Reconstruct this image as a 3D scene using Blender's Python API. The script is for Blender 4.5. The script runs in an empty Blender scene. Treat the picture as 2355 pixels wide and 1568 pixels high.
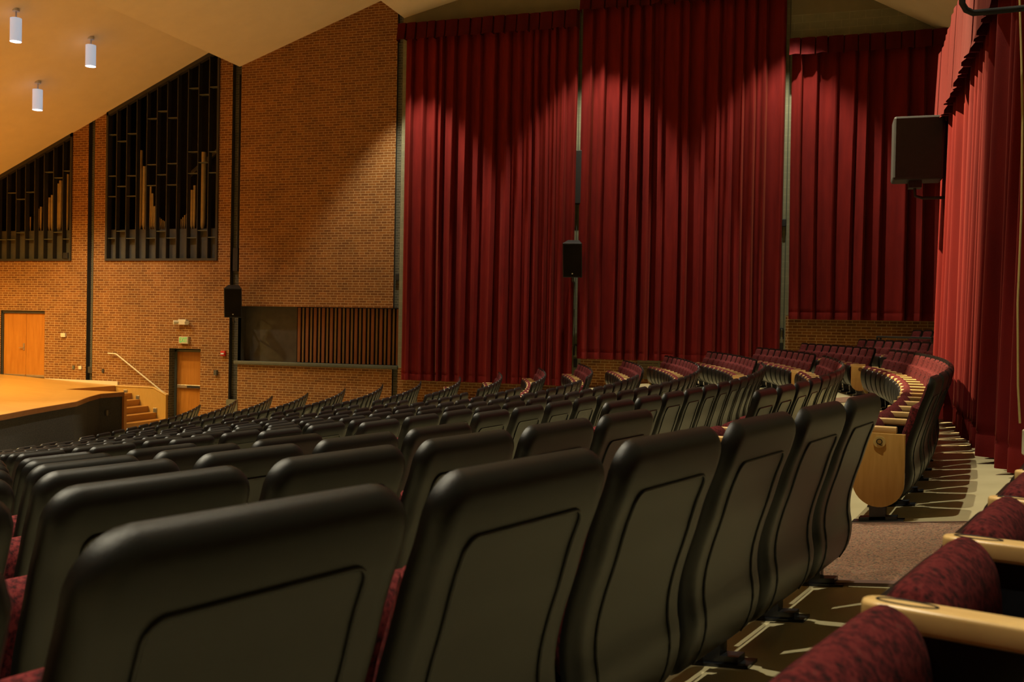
import bpy, bmesh, math, random
from mathutils import Vector, Matrix
sc = bpy.context.scene
C = sc.collection
rnd = random.Random(7)

# ------------------------------------------------------------------ camera
# world axes: +X runs along the curtained side wall away from the stage, Y = 0 is the face of that wall, the hall lies at Y < 0
CAM_Y, CAM_Z, YAW, PITCH, ROLL = -28.245, 3.54, 0.30609, 0.01413, 0.019
cd = bpy.data.cameras.new('camera'); cam = bpy.data.objects.new('camera', cd); C.objects.link(cam)
cam.matrix_world = (Matrix.Translation((.0136, CAM_Y-.043, CAM_Z+.007)) @ Matrix.Rotation(YAW, 4, 'Z')
                    @ Matrix.Rotation(math.pi/2-PITCH, 4, 'X') @ Matrix.Rotation(ROLL, 4, 'Z'))
cd.sensor_width = 36.0; cd.lens = 36.0*2290/2355
cd.clip_start = 0.05; cd.clip_end = 200
cd.dof.use_dof = True; cd.dof.focus_distance = 8.5; cd.dof.aperture_fstop = 6.5
sc.camera = cam

# ------------------------------------------------------------------ world, exposure
w = bpy.data.worlds.new('world'); sc.world = w; w.use_nodes = True
w.node_tree.nodes['Background'].inputs[0].default_value = (1.0, .85, .6, 1)
w.node_tree.nodes['Background'].inputs[1].default_value = 0.001
vs = sc.view_settings
vs.view_transform = 'Standard'; vs.look = 'None'; vs.exposure = 0.0; vs.gamma = 1.0; vs.use_curve_mapping = False
sc.cycles.use_denoising = True
sc.cycles.max_bounces = 6; sc.cycles.diffuse_bounces = 4; sc.cycles.glossy_bounces = 3
sc.cycles.sample_clamp_indirect = 4.0

# ------------------------------------------------------------------ lamps (house downlights in the ceiling, an added curtain spot, stage spots)
def ceil_z(s):
    if s < -18.39: return 8.59+.44*(s+28.09)
    if s < -12.60: return 11.84+.347*(s+18.39)
    if s < -6.8:   return 12.98+.235*(s+12.6)
    if s < -1.9:   return 14.05
    return 12.42-.553*(s-1.05)
def spot(name, loc, power, color, half_deg, blend, radius, target=None):
    l = bpy.data.lights.new(name, 'SPOT'); l.energy = power; l.color = color
    l.spot_size = math.radians(2*half_deg); l.spot_blend = blend; l.shadow_soft_size = radius
    o = bpy.data.objects.new(name, l); C.objects.link(o); o.location = loc
    if target is not None:
        o.rotation_euler = (Vector(target)-Vector(loc)).to_track_quat('-Z', 'Y').to_euler()
    return o
HOUSE = (1.0, .90, .66); STAGE = (1.0, .67, .20)
HOUSE_W, STAGE_W = 2750.0, 2250.0
for s in (-12.0, -6.45, -1.15):
    spot('house_or_added_spot', (s, -2.0, min(ceil_z(s), 13.6)-.1), HOUSE_W*.85, HOUSE, 35, .42, .06)
for s, f in ((-15.0, 1.), (-10.0, 1.), (-5.2, 1.), (-1.3, .65)):
    for y in (-8.0, -13.0, -18.0, -23.0, -28.0):
        spot('house_or_added_spot', (s, y, min(ceil_z(s), 13.6)-.1), HOUSE_W*f*1.45, HOUSE, 26, .35, .06)
spot('house_or_added_spot', (-4.6, -14.3, 13.4), HOUSE_W*7.5, (1.0, .80, .45), 17, .45, .06, (1.45, -15.3, 5.7))  # unseen warm spot, added and aimed to brighten the rear curtain
for s, y in ((-25.0, -5.5), (-25.2, -9.5), (-28.5, -6.0), (-25.2, -13.5), (-28.5, -11.0)):
    spot('stage_spotlight', (s, y, ceil_z(s)-.35), STAGE_W, STAGE, 68, .6, .15)

# ------------------------------------------------------------------ materials
def new_mat(name):
    m = bpy.data.materials.new(name); m.use_nodes = True
    nt = m.node_tree; return m, nt, nt.nodes['Principled BSDF']
def N(nt, t, **kw):
    n = nt.nodes.new(t)
    for k, v in kw.items(): setattr(n, k, v)
    return n
def bump(nt, b, src, strength, dist=.01):
    bp = N(nt, 'ShaderNodeBump'); bp.inputs['Strength'].default_value = strength; bp.inputs['Distance'].default_value = dist
    nt.links.new(src, bp.inputs['Height']); nt.links.new(bp.outputs[0], b.inputs['Normal'])
def plain(name, col, rough=.5, spec=.5, noise=None, metal=0., bump_s=0., bscale=300., emis=None, estr=0.):
    m, nt, b = new_mat(name)
    b.inputs['Base Color'].default_value = (*col, 1); b.inputs['Roughness'].default_value = rough
    b.inputs['Specular IOR Level'].default_value = spec; b.inputs['Metallic'].default_value = metal
    tc = N(nt, 'ShaderNodeTexCoord')
    if noise:
        scale, amt = noise
        nz = N(nt, 'ShaderNodeTexNoise'); nz.inputs['Scale'].default_value = scale; nz.inputs['Detail'].default_value = 4
        nt.links.new(tc.outputs['Object'], nz.inputs['Vector'])
        mr = N(nt, 'ShaderNodeMapRange'); mr.inputs[1].default_value = .3; mr.inputs[2].default_value = .7
        mr.inputs[3].default_value = 1-amt; mr.inputs[4].default_value = 1+amt
        nt.links.new(nz.outputs[0], mr.inputs[0])
        mx = N(nt, 'ShaderNodeMix', data_type='RGBA', blend_type='MULTIPLY'); mx.inputs[0].default_value = 1
        mx.inputs[6].default_value = (*col, 1); nt.links.new(mr.outputs[0], mx.inputs[7])
        nt.links.new(mx.outputs[2], b.inputs['Base Color'])
    if bump_s:
        n2 = N(nt, 'ShaderNodeTexNoise'); n2.inputs['Scale'].default_value = bscale; n2.inputs['Detail'].default_value = 2
        nt.links.new(tc.outputs['Object'], n2.inputs['Vector']); bump(nt, b, n2.outputs[0], bump_s, .002)
    if emis:
        b.inputs['Emission Color'].default_value = (*emis, 1); b.inputs['Emission Strength'].default_value = estr
    return m
def ramp(nt, stops):
    r = N(nt, 'ShaderNodeValToRGB'); e = r.color_ramp.elements
    while len(e) < len(stops): e.new(.5)
    for k, (p, c) in enumerate(stops): e[k].position = p; e[k].color = (*c, 1)
    return r
def wall_uv(nt):
    g = N(nt, 'ShaderNodeNewGeometry'); sp = N(nt, 'ShaderNodeSeparateXYZ'); sn = N(nt, 'ShaderNodeSeparateXYZ')
    nt.links.new(g.outputs['Position'], sp.inputs[0]); nt.links.new(g.outputs['True Normal'], sn.inputs[0])
    ab = N(nt, 'ShaderNodeMath', operation='ABSOLUTE'); nt.links.new(sn.outputs[0], ab.inputs[0])
    gt = N(nt, 'ShaderNodeMath', operation='GREATER_THAN'); gt.inputs[1].default_value = .5; nt.links.new(ab.outputs[0], gt.inputs[0])
    mx = N(nt, 'ShaderNodeMix', data_type='FLOAT'); nt.links.new(gt.outputs[0], mx.inputs[0])
    nt.links.new(sp.outputs[0], mx.inputs[2]); nt.links.new(sp.outputs[1], mx.inputs[3])
    cb = N(nt, 'ShaderNodeCombineXYZ'); nt.links.new(mx.outputs[0], cb.inputs[0]); nt.links.new(sp.outputs[2], cb.inputs[1])
    return cb.outputs[0]
def brick_mat(name, c1, c2, mortar, bw, rh, ms, squash=1., sqf=6, rough=.85, bstr=.5):
    m, nt, b = new_mat(name)
    uv = wall_uv(nt)
    br = N(nt, 'ShaderNodeTexBrick'); br.squash = squash; br.squash_frequency = sqf
    for k, v in (('Scale', 1.), ('Brick Width', bw), ('Row Height', rh), ('Mortar Size', ms), ('Mortar Smooth', .15), ('Bias', 0.)):
        br.inputs[k].default_value = v
    br.inputs['Color1'].default_value = (*c1, 1); br.inputs['Color2'].default_value = (*c2, 1); br.inputs['Mortar'].default_value = (*mortar, 1)
    nt.links.new(uv, br.inputs['Vector'])
    nz = N(nt, 'ShaderNodeTexNoise'); nz.inputs['Scale'].default_value = 1.1; nz.inputs['Detail'].default_value = 8; nz.inputs['Roughness'].default_value = .7
    nt.links.new(uv, nz.inputs['Vector'])
    rp = ramp(nt, [(.3, (.78, .80, .85)), (.7, (1.15, 1.1, 1.1))]); nt.links.new(nz.outputs[0], rp.inputs[0])
    mx = N(nt, 'ShaderNodeMix', data_type='RGBA', blend_type='MULTIPLY'); mx.inputs[0].default_value = 1
    nt.links.new(br.outputs[0], mx.inputs[6]); nt.links.new(rp.outputs[0], mx.inputs[7]); nt.links.new(mx.outputs[2], b.inputs['Base Color'])
    b.inputs['Roughness'].default_value = rough; b.inputs['Specular IOR Level'].default_value = .25
    inv = N(nt, 'ShaderNodeMath', operation='SUBTRACT'); inv.inputs[0].default_value = 1.; nt.links.new(br.outputs['Fac'], inv.inputs[1])
    bump(nt, b, inv.outputs[0], bstr, .01)
    return m
M = {}
M['brick'] = brick_mat('red_brick', (.25, .102, .021), (.155, .058, .012), (.42, .27, .12), .254, .0794, .0098, .74, 6)
M['brick_dark'] = brick_mat('painted_dark_brick', (.10, .095, .065), (.08, .075, .052), (.20, .19, .14), .254, .0794, .0075)
M['block'] = brick_mat('painted_block', (.22, .22, .135), (.21, .21, .13), (.28, .28, .18), .406, .203, .006, bstr=.25)
M['plaster'] = plain('painted_plaster', (.21, .185, .11), .9, .2, noise=(3., .06))
M['ceiling'] = plain('ceiling_paint', (.78, .68, .50), .92, .2, noise=(2., .03), bump_s=.15, bscale=120.)
M['grey_panel'] = plain('grey_panel', (.085, .075, .055), .8, .3, noise=(5., .1))
M['trim'] = plain('grey_steel_trim', (.09, .10, .075), .45, .5, noise=(8., .1))
M['grille_paint'] = plain('grille_paint', (.034, .031, .025), .55, .4, noise=(8., .1))
M['body_glow'] = plain('lamp_body_added_glow', (.7, .72, .76), .5, .5, noise=(10., .03), emis=(.62, .80, 1.), estr=.42)  # bluish emission stands in for lamp light and bloom on the pendant housing
M['dark_steel'] = plain('dark_steel', (.035, .034, .03), .45, .5, noise=(10., .15))
M['black'] = plain('matte_black', (.012, .012, .013), .6, .4, noise=(20., .2))
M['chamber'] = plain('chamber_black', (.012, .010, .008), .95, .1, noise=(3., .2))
M['plastic'] = plain('seat_plastic', (.0060, .0062, .0056), .35, .34, noise=(6., .12), bump_s=.28, bscale=650.)
M['foot'] = plain('black_enamel', (.012, .013, .016), .25, .6, noise=(20., .2))
M['cream'] = plain('cream_plastic', (.62, .55, .38), .5, .4, noise=(10., .04))
M['red_plastic'] = plain('red_plastic', (.55, .02, .015), .4, .5, noise=(10., .05))
M['green'] = plain('green_letter', (.03, .35, .06), .5, .4, noise=(10., .05), emis=(.05, .6, .10), estr=.5)
M['ink'] = plain('black_ink', (.01, .01, .01), .6, .3, noise=(10., .05))
M['sign_face'] = plain('sign_face', (.50, .44, .27), .5, .4, noise=(10., .05))
M['plaque'] = plain('pale_plaque', (.62, .47, .16), .45, .4, noise=(30., .06))
M['plaque_brown'] = plain('brown_plaque', (.16, .075, .02), .45, .4, noise=(30., .06))
M['steel'] = plain('satin_steel', (.55, .52, .45), .35, .5, noise=(10., .05), metal=.9)
M['white_metal'] = plain('white_enamel', (.62, .63, .66), .45, .5, noise=(10., .03))
M['lens'] = plain('lamp_lens', (.9, .9, .9), .5, .5, noise=(10., .02), emis=(1, .97, 1), estr=9.)
M['cable'] = plain('pale_cable', (.52, .42, .16), .5, .4, noise=(10., .05))
M['pipe_metal'] = plain('pipe_metal', (.50, .38, .17), .45, .5, noise=(6., .15), metal=.2)
M['skirt'] = plain('stage_skirt_cloth', (.036, .034, .034), .95, .2, noise=(30., .3))
M['edging'] = plain('vinyl_edging', (.17, .105, .085), .5, .4, noise=(10., .1))
M['vent'] = plain('vent_paint', (.14, .13, .085), .6, .4, noise=(10., .1))

def wood(name, c1, c2, axis_scale, rough=.4, spec=.5):
    m, nt, b = new_mat(name)
    tc = N(nt, 'ShaderNodeTexCoord'); mp = N(nt, 'ShaderNodeMapping'); mp.inputs['Scale'].default_value = axis_scale
    nt.links.new(tc.outputs['Object'], mp.inputs[0])
    nz = N(nt, 'ShaderNodeTexNoise'); nz.inputs['Scale'].default_value = 1.; nz.inputs['Detail'].default_value = 6; nz.inputs['Distortion'].default_value = .6
    nt.links.new(mp.outputs[0], nz.inputs['Vector'])
    rp = ramp(nt, [(.3, c1), (.7, c2)]); nt.links.new(nz.outputs[0], rp.inputs[0])
    nt.links.new(rp.outputs[0], b.inputs['Base Color']); b.inputs['Roughness'].default_value = rough; b.inputs['Specular IOR Level'].default_value = spec
    return m
M['maple'] = wood('maple', (.62, .40, .15), (.74, .51, .21), (40, 8, 6), .33)
M['maple_panel'] = wood('maple_panel', (.43, .245, .055), (.51, .30, .08), (60, 40, 4), .4)
M['door_wood'] = wood('door_wood', (.35, .125, .014), (.44, .175, .024), (14, 14, 1.2), .4)
M['stage_wood'] = wood('stage_wood', (.43, .215, .042), (.52, .28, .065), (1.2, 14, 1), .34)
M['step_wood'] = wood('step_wood', (.38, .17, .034), (.46, .225, .05), (20, 2, 20), .4)
M['nosing'] = wood('nosing_wood', (.15, .05, .014), (.21, .075, .02), (3, 3, 20), .4)
M['slat_red'] = wood('slat_red', (.20, .062, .022), (.27, .10, .03), (20, 20, 1.5), .55)
M['slat_tan'] = wood('slat_tan', (.20, .105, .03), (.26, .15, .05), (20, 20, 1.5), .55)

def fabric_mat():
    m, nt, b = new_mat('maroon_fabric')
    tc = N(nt, 'ShaderNodeTexCoord')
    nz = N(nt, 'ShaderNodeTexNoise'); nz.inputs['Scale'].default_value = 55.; nz.inputs['Detail'].default_value = 6; nz.inputs['Roughness'].default_value = .65; nz.inputs['Distortion'].default_value = .3
    nt.links.new(tc.outputs['Object'], nz.inputs['Vector'])
    rp = ramp(nt, [(.38, (.018, .006, .006)), (.47, (.062, .0095, .0105)), (.58, (.118, .016, .0165)), (.70, (.088, .030, .024))])
    nt.links.new(nz.outputs[0], rp.inputs[0]); nt.links.new(rp.outputs[0], b.inputs['Base Color'])
    b.inputs['Roughness'].default_value = .9; b.inputs['Specular IOR Level'].default_value = .10
    b.inputs['Sheen Weight'].default_value = .0; b.inputs['Sheen Tint'].default_value = (1, .5, .4, 1)
    n2 = N(nt, 'ShaderNodeTexNoise'); n2.inputs['Scale'].default_value = 500.; nt.links.new(tc.outputs['Object'], n2.inputs['Vector'])
    bump(nt, b, n2.outputs[0], .25, .002)
    return m
M['fabric'] = fabric_mat()
def velvet(name, c1, c2):
    m, nt, b = new_mat(name)
    tc = N(nt, 'ShaderNodeTexCoord'); mp = N(nt, 'ShaderNodeMapping'); mp.inputs['Scale'].default_value = (3, 3, .5)
    nt.links.new(tc.outputs['Object'], mp.inputs[0])
    nz = N(nt, 'ShaderNodeTexNoise'); nz.inputs['Scale'].default_value = 2.; nz.inputs['Detail'].default_value = 8
    nt.links.new(mp.outputs[0], nz.inputs['Vector'])
    rp = ramp(nt, [(.3, c1), (.7, c2)]); nt.links.new(nz.outputs[0], rp.inputs[0]); nt.links.new(rp.outputs[0], b.inputs['Base Color'])
    b.inputs['Roughness'].default_value = .9; b.inputs['Specular IOR Level'].default_value = .15
    b.inputs['Sheen Weight'].default_value = .16; b.inputs['Sheen Roughness'].default_value = .3; b.inputs['Sheen Tint'].default_value = (1, .26, .11, 1)
    n2 = N(nt, 'ShaderNodeTexNoise'); n2.inputs['Scale'].default_value = 160.; nt.links.new(tc.outputs['Object'], n2.inputs['Vector'])
    bump(nt, b, n2.outputs[0], .2, .004)
    return m
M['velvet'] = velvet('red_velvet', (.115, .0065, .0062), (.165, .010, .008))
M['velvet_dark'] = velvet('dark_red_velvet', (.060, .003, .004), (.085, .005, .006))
def floor_mat():
    m, nt, b = new_mat('painted_floor')
    g = N(nt, 'ShaderNodeNewGeometry')
    nz = N(nt, 'ShaderNodeTexNoise'); nz.inputs['Scale'].default_value = 3.; nz.inputs['Detail'].default_value = 8; nt.links.new(g.outputs['Position'], nz.inputs['Vector'])
    rp = ramp(nt, [(.3, (.46, .40, .225)), (.7, (.54, .475, .275))]); nt.links.new(nz.outputs[0], rp.inputs[0]); nt.links.new(rp.outputs[0], b.inputs['Base Color'])
    b.inputs['Roughness'].default_value = .38; b.inputs['Specular IOR Level'].default_value = .4
    return m
M['floor'] = floor_mat()
def carpet_mat():
    m, nt, b = new_mat('speckled_carpet')
    g = N(nt, 'ShaderNodeNewGeometry')
    v = N(nt, 'ShaderNodeTexVoronoi'); v.inputs['Scale'].default_value = 130.; nt.links.new(g.outputs['Position'], v.inputs['Vector'])
    sp = N(nt, 'ShaderNodeSeparateColor'); nt.links.new(v.outputs['Color'], sp.inputs[0])
    rp = ramp(nt, [(.0, (.085, .085, .06)), (.3, (.22, .12, .085)), (.6, (.31, .16, .11)), (.85, (.36, .23, .14)), (1., (.16, .16, .13))])
    nt.links.new(sp.outputs[0], rp.inputs[0]); nt.links.new(rp.outputs[0], b.inputs['Base Color'])
    b.inputs['Roughness'].default_value = .95; b.inputs['Specular IOR Level'].default_value = .1
    n2 = N(nt, 'ShaderNodeTexNoise'); n2.inputs['Scale'].default_value = 220.; nt.links.new(g.outputs['Position'], n2.inputs['Vector'])
    bump(nt, b, n2.outputs[0], .6, .01)
    return m
M['carpet'] = carpet_mat()

# ------------------------------------------------------------------ helpers
def tag(o, label=None, cat=None, group=None, kind=None):
    if label: o['label'] = label
    if cat: o['category'] = cat
    if group: o['group'] = group
    if kind: o['kind'] = kind
    return o
def link_mesh(name, me, parent=None):
    o = bpy.data.objects.new(name, me); C.objects.link(o)
    if parent is not None: o.parent = parent
    return o
def finish(bm, name, mats, smooth=None):
    me = bpy.data.meshes.new(name)
    bmesh.ops.recalc_face_normals(bm, faces=bm.faces[:])
    if smooth is not None:
        for f in bm.faces: f.smooth = True
        for e in bm.edges:
            if len(e.link_faces) == 2 and e.calc_face_angle(0) > smooth: e.smooth = False
    bm.to_mesh(me); bm.free()
    for m in (mats if isinstance(mats, (list, tuple)) else [mats]): me.materials.append(m)
    return me
def empty(name, loc, rz=0.):
    o = bpy.data.objects.new(name, None); C.objects.link(o); o.location = loc; o.rotation_euler = (0, 0, rz); o.empty_display_size = .2
    return o
def box(bm, x0, x1, y0, y1, z0, z1, mi=0):
    v = [bm.verts.new(p) for p in ((x0,y0,z0),(x1,y0,z0),(x1,y1,z0),(x0,y1,z0),(x0,y0,z1),(x1,y0,z1),(x1,y1,z1),(x0,y1,z1))]
    for q in ((0,3,2,1),(4,5,6,7),(0,1,5,4),(1,2,6,5),(2,3,7,6),(3,0,4,7)):
        f = bm.faces.new([v[i] for i in q]); f.material_index = mi
    return v
def bevel_all(bm, w, seg=2):
    bmesh.ops.bevel(bm, geom=bm.edges[:], offset=w, segments=seg, profile=.5, affect='EDGES', clamp_overlap=True)
def cyl(bm, p0, p1, r0, r1=None, n=16, caps=True, mi=0):
    p0, p1 = Vector(p0), Vector(p1); r1 = r0 if r1 is None else r1
    d = (p1-p0).normalized(); a = d.orthogonal().normalized(); b = d.cross(a)
    A = [bm.verts.new(p0+r0*(math.cos(t)*a+math.sin(t)*b)) for t in [2*math.pi*k/n for k in range(n)]]
    B = [bm.verts.new(p1+r1*(math.cos(t)*a+math.sin(t)*b)) for t in [2*math.pi*k/n for k in range(n)]]
    for k in range(n):
        f = bm.faces.new((A[k], A[(k+1) % n], B[(k+1) % n], B[k])); f.material_index = mi
    if caps:
        f = bm.faces.new(A[::-1]); f.material_index = mi
        f = bm.faces.new(B); f.material_index = mi
def tube(bm, pts, r, n=10):
    pts = [Vector(p) for p in pts]; rings = []; prev = None
    for k, p in enumerate(pts):
        d = (pts[min(k+1, len(pts)-1)]-pts[max(k-1, 0)]).normalized()
        a = d.orthogonal().normalized() if prev is None else (prev-d*prev.dot(d)).normalized()
        prev = a; b = d.cross(a)
        rings.append([bm.verts.new(p+r*(math.cos(2*math.pi*i/n)*a+math.sin(2*math.pi*i/n)*b)) for i in range(n)])
    for A, B in zip(rings, rings[1:]):
        for i in range(n): bm.faces.new((A[i], A[(i+1) % n], B[(i+1) % n], B[i]))
    bm.faces.new(rings[0][::-1]); bm.faces.new(rings[-1])
def prism(bm, poly, axis, a0, a1, mi=0):
    """poly in the two other axes (in order), extruded along axis from a0 to a1"""
    def P(u, v, t):
        return {'x': (t, u, v), 'y': (u, t, v), 'z': (u, v, t)}[axis]
    A = [bm.verts.new(P(u, v, a0)) for u, v in poly]; B = [bm.verts.new(P(u, v, a1)) for u, v in poly]; n = len(poly)
    for k in range(n):
        f = bm.faces.new((A[k], A[(k+1) % n], B[(k+1) % n], B[k])); f.material_index = mi
    f = bm.faces.new(A[::-1]); f.material_index = mi
    f = bm.faces.new(B); f.material_index = mi
def simple(name, mat, parent, fn, smooth=None, bevel=0.):
    bm = bmesh.new(); fn(bm)
    if bevel: bevel_all(bm, bevel)
    return link_mesh(name, finish(bm, name, mat, smooth), parent)
def catmull(pts, n):
    P = [Vector((*p, 0)) for p in pts]; P = [2*P[0]-P[1]]+P+[2*P[-1]-P[-2]]
    out = []
    for k in range(1, len(P)-2):
        for i in range(20):
            t = i/20; a, b, c, d = P[k-1:k+3]
            out.append(.5*((2*b)+(c-a)*t+(2*a-5*b+4*c-d)*t*t+(3*b-a-3*c+d)*t**3))
    out.append(P[-2])
    L = [0.]
    for a, b in zip(out, out[1:]): L.append(L[-1]+(b-a).length)
    return out, L
def along(curve, s):
    out, L = curve
    s = min(max(s, 0), L[-1]); k = 0
    while k < len(L)-2 and L[k+1] < s: k += 1
    t = (s-L[k])/max(1e-9, L[k+1]-L[k]); p = out[k].lerp(out[k+1], t); d = (out[min(k+2, len(out)-1)]-out[max(k-1, 0)]).normalized()
    return p, d

# ------------------------------------------------------------------ seating geometry
OX, OY = -38.486, -14.479            # centre of the curved rows
RA, DR, DH, DH2, SW = 39.782, 1.0676, .13095, .001268, .65515
PSI0 = math.atan2(CAM_Y-OY, 0-OX)
FLOOR_A = CAM_Z-(.25561+.86)         # floor under the back tops of row Q
A_AISLE0, A_AISLE1 = .11286, .15828  # first aisle
B_AISLE0, B_AISLE1 = .4565, .488     # second aisle
A_END = [.66, .672, .684, .693, .704, .718, .73, .742, .755, .77, .785, .803, .825, .845, .868, .893]
def floor_z(r):
    i = (RA-r)/DR
    if i > 16: i = 16
    if i < -7: i = -7
    return FLOOR_A-DH*i-DH2*i*i
def polar(r, a, z=None):
    p = PSI0+a
    return Vector((OX+r*math.cos(p), OY+r*math.sin(p), floor_z(r) if z is None else z))

# ------------------------------------------------------------------ setting: floor
def build_floor():
    bm = bmesh.new(); rows = []
    rs = [10+.5*k for k in range(0, 88)]
    n = 90
    for r in rs:
        hi = math.asin(min(1, 14.46/r)); lo = -math.asin(min(1, 18.3/r))
        rows.append([bm.verts.new((OX+r*math.cos(lo+(hi-lo)*k/n), OY+r*math.sin(lo+(hi-lo)*k/n), floor_z(r))) for k in range(n+1)])
    for A, B in zip(rows, rows[1:]):
        for k in range(n): bm.faces.new((A[k], B[k], B[k+1], A[k+1]))
    o = link_mesh('floor', finish(bm, 'floor', M['floor'], .6)); tag(o, 'cream painted sloping floor under the curved seat rows', 'floor', kind='structure')
    def strip(name, a0, a1, r0, r1, lift, mat, label, cat):
        bm = bmesh.new(); prev = None; nr = int((r1-r0)/.25)
        for k in range(nr+1):
            r = r0+(r1-r0)*k/nr
            cur = []
            for j in range(5):
                a = a0+(a1-a0)*j/4; z = floor_z(r)
                cur.append(bm.verts.new(polar(r, a, z+lift)))
            cur.insert(0, bm.verts.new(polar(r, a0, floor_z(r)+.001))); cur.append(bm.verts.new(polar(r, a1, floor_z(r)+.001)))
            if prev:
                for i in range(6): bm.faces.new((prev[i], cur[i], cur[i+1], prev[i+1]))
            prev = cur
        o = link_mesh(name, finish(bm, name, mat, .6))
        return o
    o = strip('aisle_carpet', A_AISLE0+.0010, A_AISLE1-.0036, 22.4, 40.9, .012, M['carpet'], None, None)
    tag(o, 'speckled terracotta carpet running down the aisle beside the lettered end panel', 'carpet')
    for a0, a1 in ((A_AISLE0-.0006, A_AISLE0+.0010), (A_AISLE1-.0036, A_AISLE1-.0031)):
        e = strip('edging', a0, a1, 22.4, 40.9, .016, M['edging'], None, None); e.parent = o
    o = strip('aisle_carpet', B_AISLE0+.002, B_AISLE1-.002, 22.4, 41., .012, M['carpet'], None, None)
    tag(o, 'speckled carpet in the far aisle, between middle seats and curtained wall seats', 'carpet')
build_floor()

# ------------------------------------------------------------------ setting: walls
def rect_wall(name, scuts, zcuts, classify, mats, y=0.):
    bm = bmesh.new(); V = {}
    def vert(i, j):
        if (i, j) not in V: V[(i, j)] = bm.verts.new((scuts[i], y, zcuts[j]))
        return V[(i, j)]
    for i in range(len(scuts)-1):
        for j in range(len(zcuts)-1):
            c = classify((scuts[i]+scuts[i+1])/2, (zcuts[j]+zcuts[j+1])/2)
            if c is None: continue
            f = bm.faces.new((vert(i, j), vert(i+1, j), vert(i+1, j+1), vert(i, j+1))); f.material_index = c
    me = bpy.data.meshes.new(name); bm.to_mesh(me); bm.free()
    for m in mats: me.materials.append(m)
    return link_mesh(name, me)
GL = (-31.0, -24.97); GR = (-23.55, -19.12); GZ = 5.54
S1 = (-24.31, -24.05); S2 = (-18.64, -18.31); S3 = (-12.81, -12.62)
DD = (-28.0, -26.08, 1.42, 3.80); ED = (-20.94, -19.72, -.3, 2.62)
RC = (-18.31, -12.62, 2.26, 4.06)
def classify(s, z):
    for h in ((GL[0], GL[1], GZ, 20), (GR[0], GR[1], GZ, 20), (*S1, -9, 20), (*S2, -9, 20), (S3[0], S3[1], -9, 2.17), (S3[0], S3[1], 4.06, 20), DD, ED, RC):
        if h[0] < s < h[1] and h[2] < z < h[3]: return None
    if s < -12.62: return 0
    top = 2.22 if s < -7.08 else (3.2 if s < -1.07 else 4.0)
    if -7.08 < s < -6.82 or -1.30 < s < -1.07: return 1
    if z < top: return 0
    return 1 if z < 12.2 else 2
sc_ = sorted({-33.0, GL[0], GL[1], GR[0], GR[1], *S1, *S2, *S3, DD[0], DD[1], ED[0], ED[1], -12.62, -7.08, -6.82, -1.30, -1.07, 14.0})
zc_ = sorted({-.4, 2.17, DD[2], DD[3], ED[2], ED[3], RC[2], RC[3], GZ, 2.22, 3.2, 4.0, 12.2, 15.2})
tag(rect_wall('wall_right', sc_, zc_, classify, [M['brick'], M['block'], M['plaster']]), 'brick side wall beside the stage, painted block behind the curtains', 'wall', kind='structure')
def niche(name, s0, s1, z0, z1, depth, mat, label, back=None):
    bm = bmesh.new()
    for q in (((s0,0,z0),(s0,depth,z0),(s0,depth,z1),(s0,0,z1)), ((s1,0,z0),(s1,depth,z0),(s1,depth,z1),(s1,0,z1)),
              ((s0,0,z0),(s1,0,z0),(s1,depth,z0),(s0,depth,z0)), ((s0,0,z1),(s1,0,z1),(s1,depth,z1),(s0,depth,z1))):
        bm.faces.new([bm.verts.new(p) for p in q])
    f = bm.faces.new([bm.verts.new(p) for p in ((s0,depth,z0),(s1,depth,z0),(s1,depth,z1),(s0,depth,z1))]); f.material_index = 1
    me = bpy.data.meshes.new(name); bm.to_mesh(me); bm.free()
    me.materials.append(mat); me.materials.append(back or mat)
    return tag(link_mesh(name, me), label, 'wall', kind='structure')
niche('trim_1', *S1, -.4, 15.2, .18, M['dark_steel'], 'dark vertical slot in the brick wall behind the stage', M['brick_dark'])
niche('trim_2', *S2, -.4, 15.2, .18, M['dark_steel'], 'dark vertical slot in the brick beside the recess', M['brick_dark'])
niche('trim_3', *S3, 4.06, 15.2, .10, M['dark_steel'], 'dark vertical slot where brick meets the first curtain', M['brick_dark'])
niche('trim_9', *S3, -.4, 2.17, .10, M['dark_steel'], 'dark vertical slot at the end of the low brick wall', M['brick_dark'])
niche('trim_4', RC[0], RC[1], RC[2], RC[3], .45, M['grey_panel'], 'grey recess above the low brick wall')
niche('trim_5', ED[0], ED[1], ED[2], ED[3], .42, M['brick_dark'], 'dark brick reveal around the exit door')
niche('trim_6', DD[0], DD[1], DD[2], DD[3], .16, M['dark_steel'], 'dark steel reveal around the double door')
def plane_wall(name, pts, mat, label):
    bm = bmesh.new(); bm.faces.new([bm.verts.new(p) for p in pts]); me = finish(bm, name, mat)
    return tag(link_mesh(name, me), label, 'wall', kind='structure')
plane_wall('wall_front', [(-33, .0, -.4), (-33, -33, -.4), (-33, -33, 15.2), (-33, 0, 15.2)], M['brick'], 'brick wall behind the stage')
plane_wall('wall_left', [(-33, -33, -.4), (14, -33, -.4), (14, -33, 15.2), (-33, -33, 15.2)], M['brick'], 'brick side wall opposite the curtains')
plane_wall('wall_rear', [(10, .0, 1.5), (10, -33, 1.5), (10, -33, 15.2), (10, 0, 15.2)], M['plaster'], 'rear wall behind the last rows')
bm = bmesh.new(); box(bm, 1.72, 1.97, -28.2, -13.35, 2.0, 7.30)
tag(link_mesh('wall_booth', finish(bm, 'wall_booth', M['block'])), 'painted block wall behind the tall curtain at the rear', 'wall', kind='structure')
bm = bmesh.new()
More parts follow.
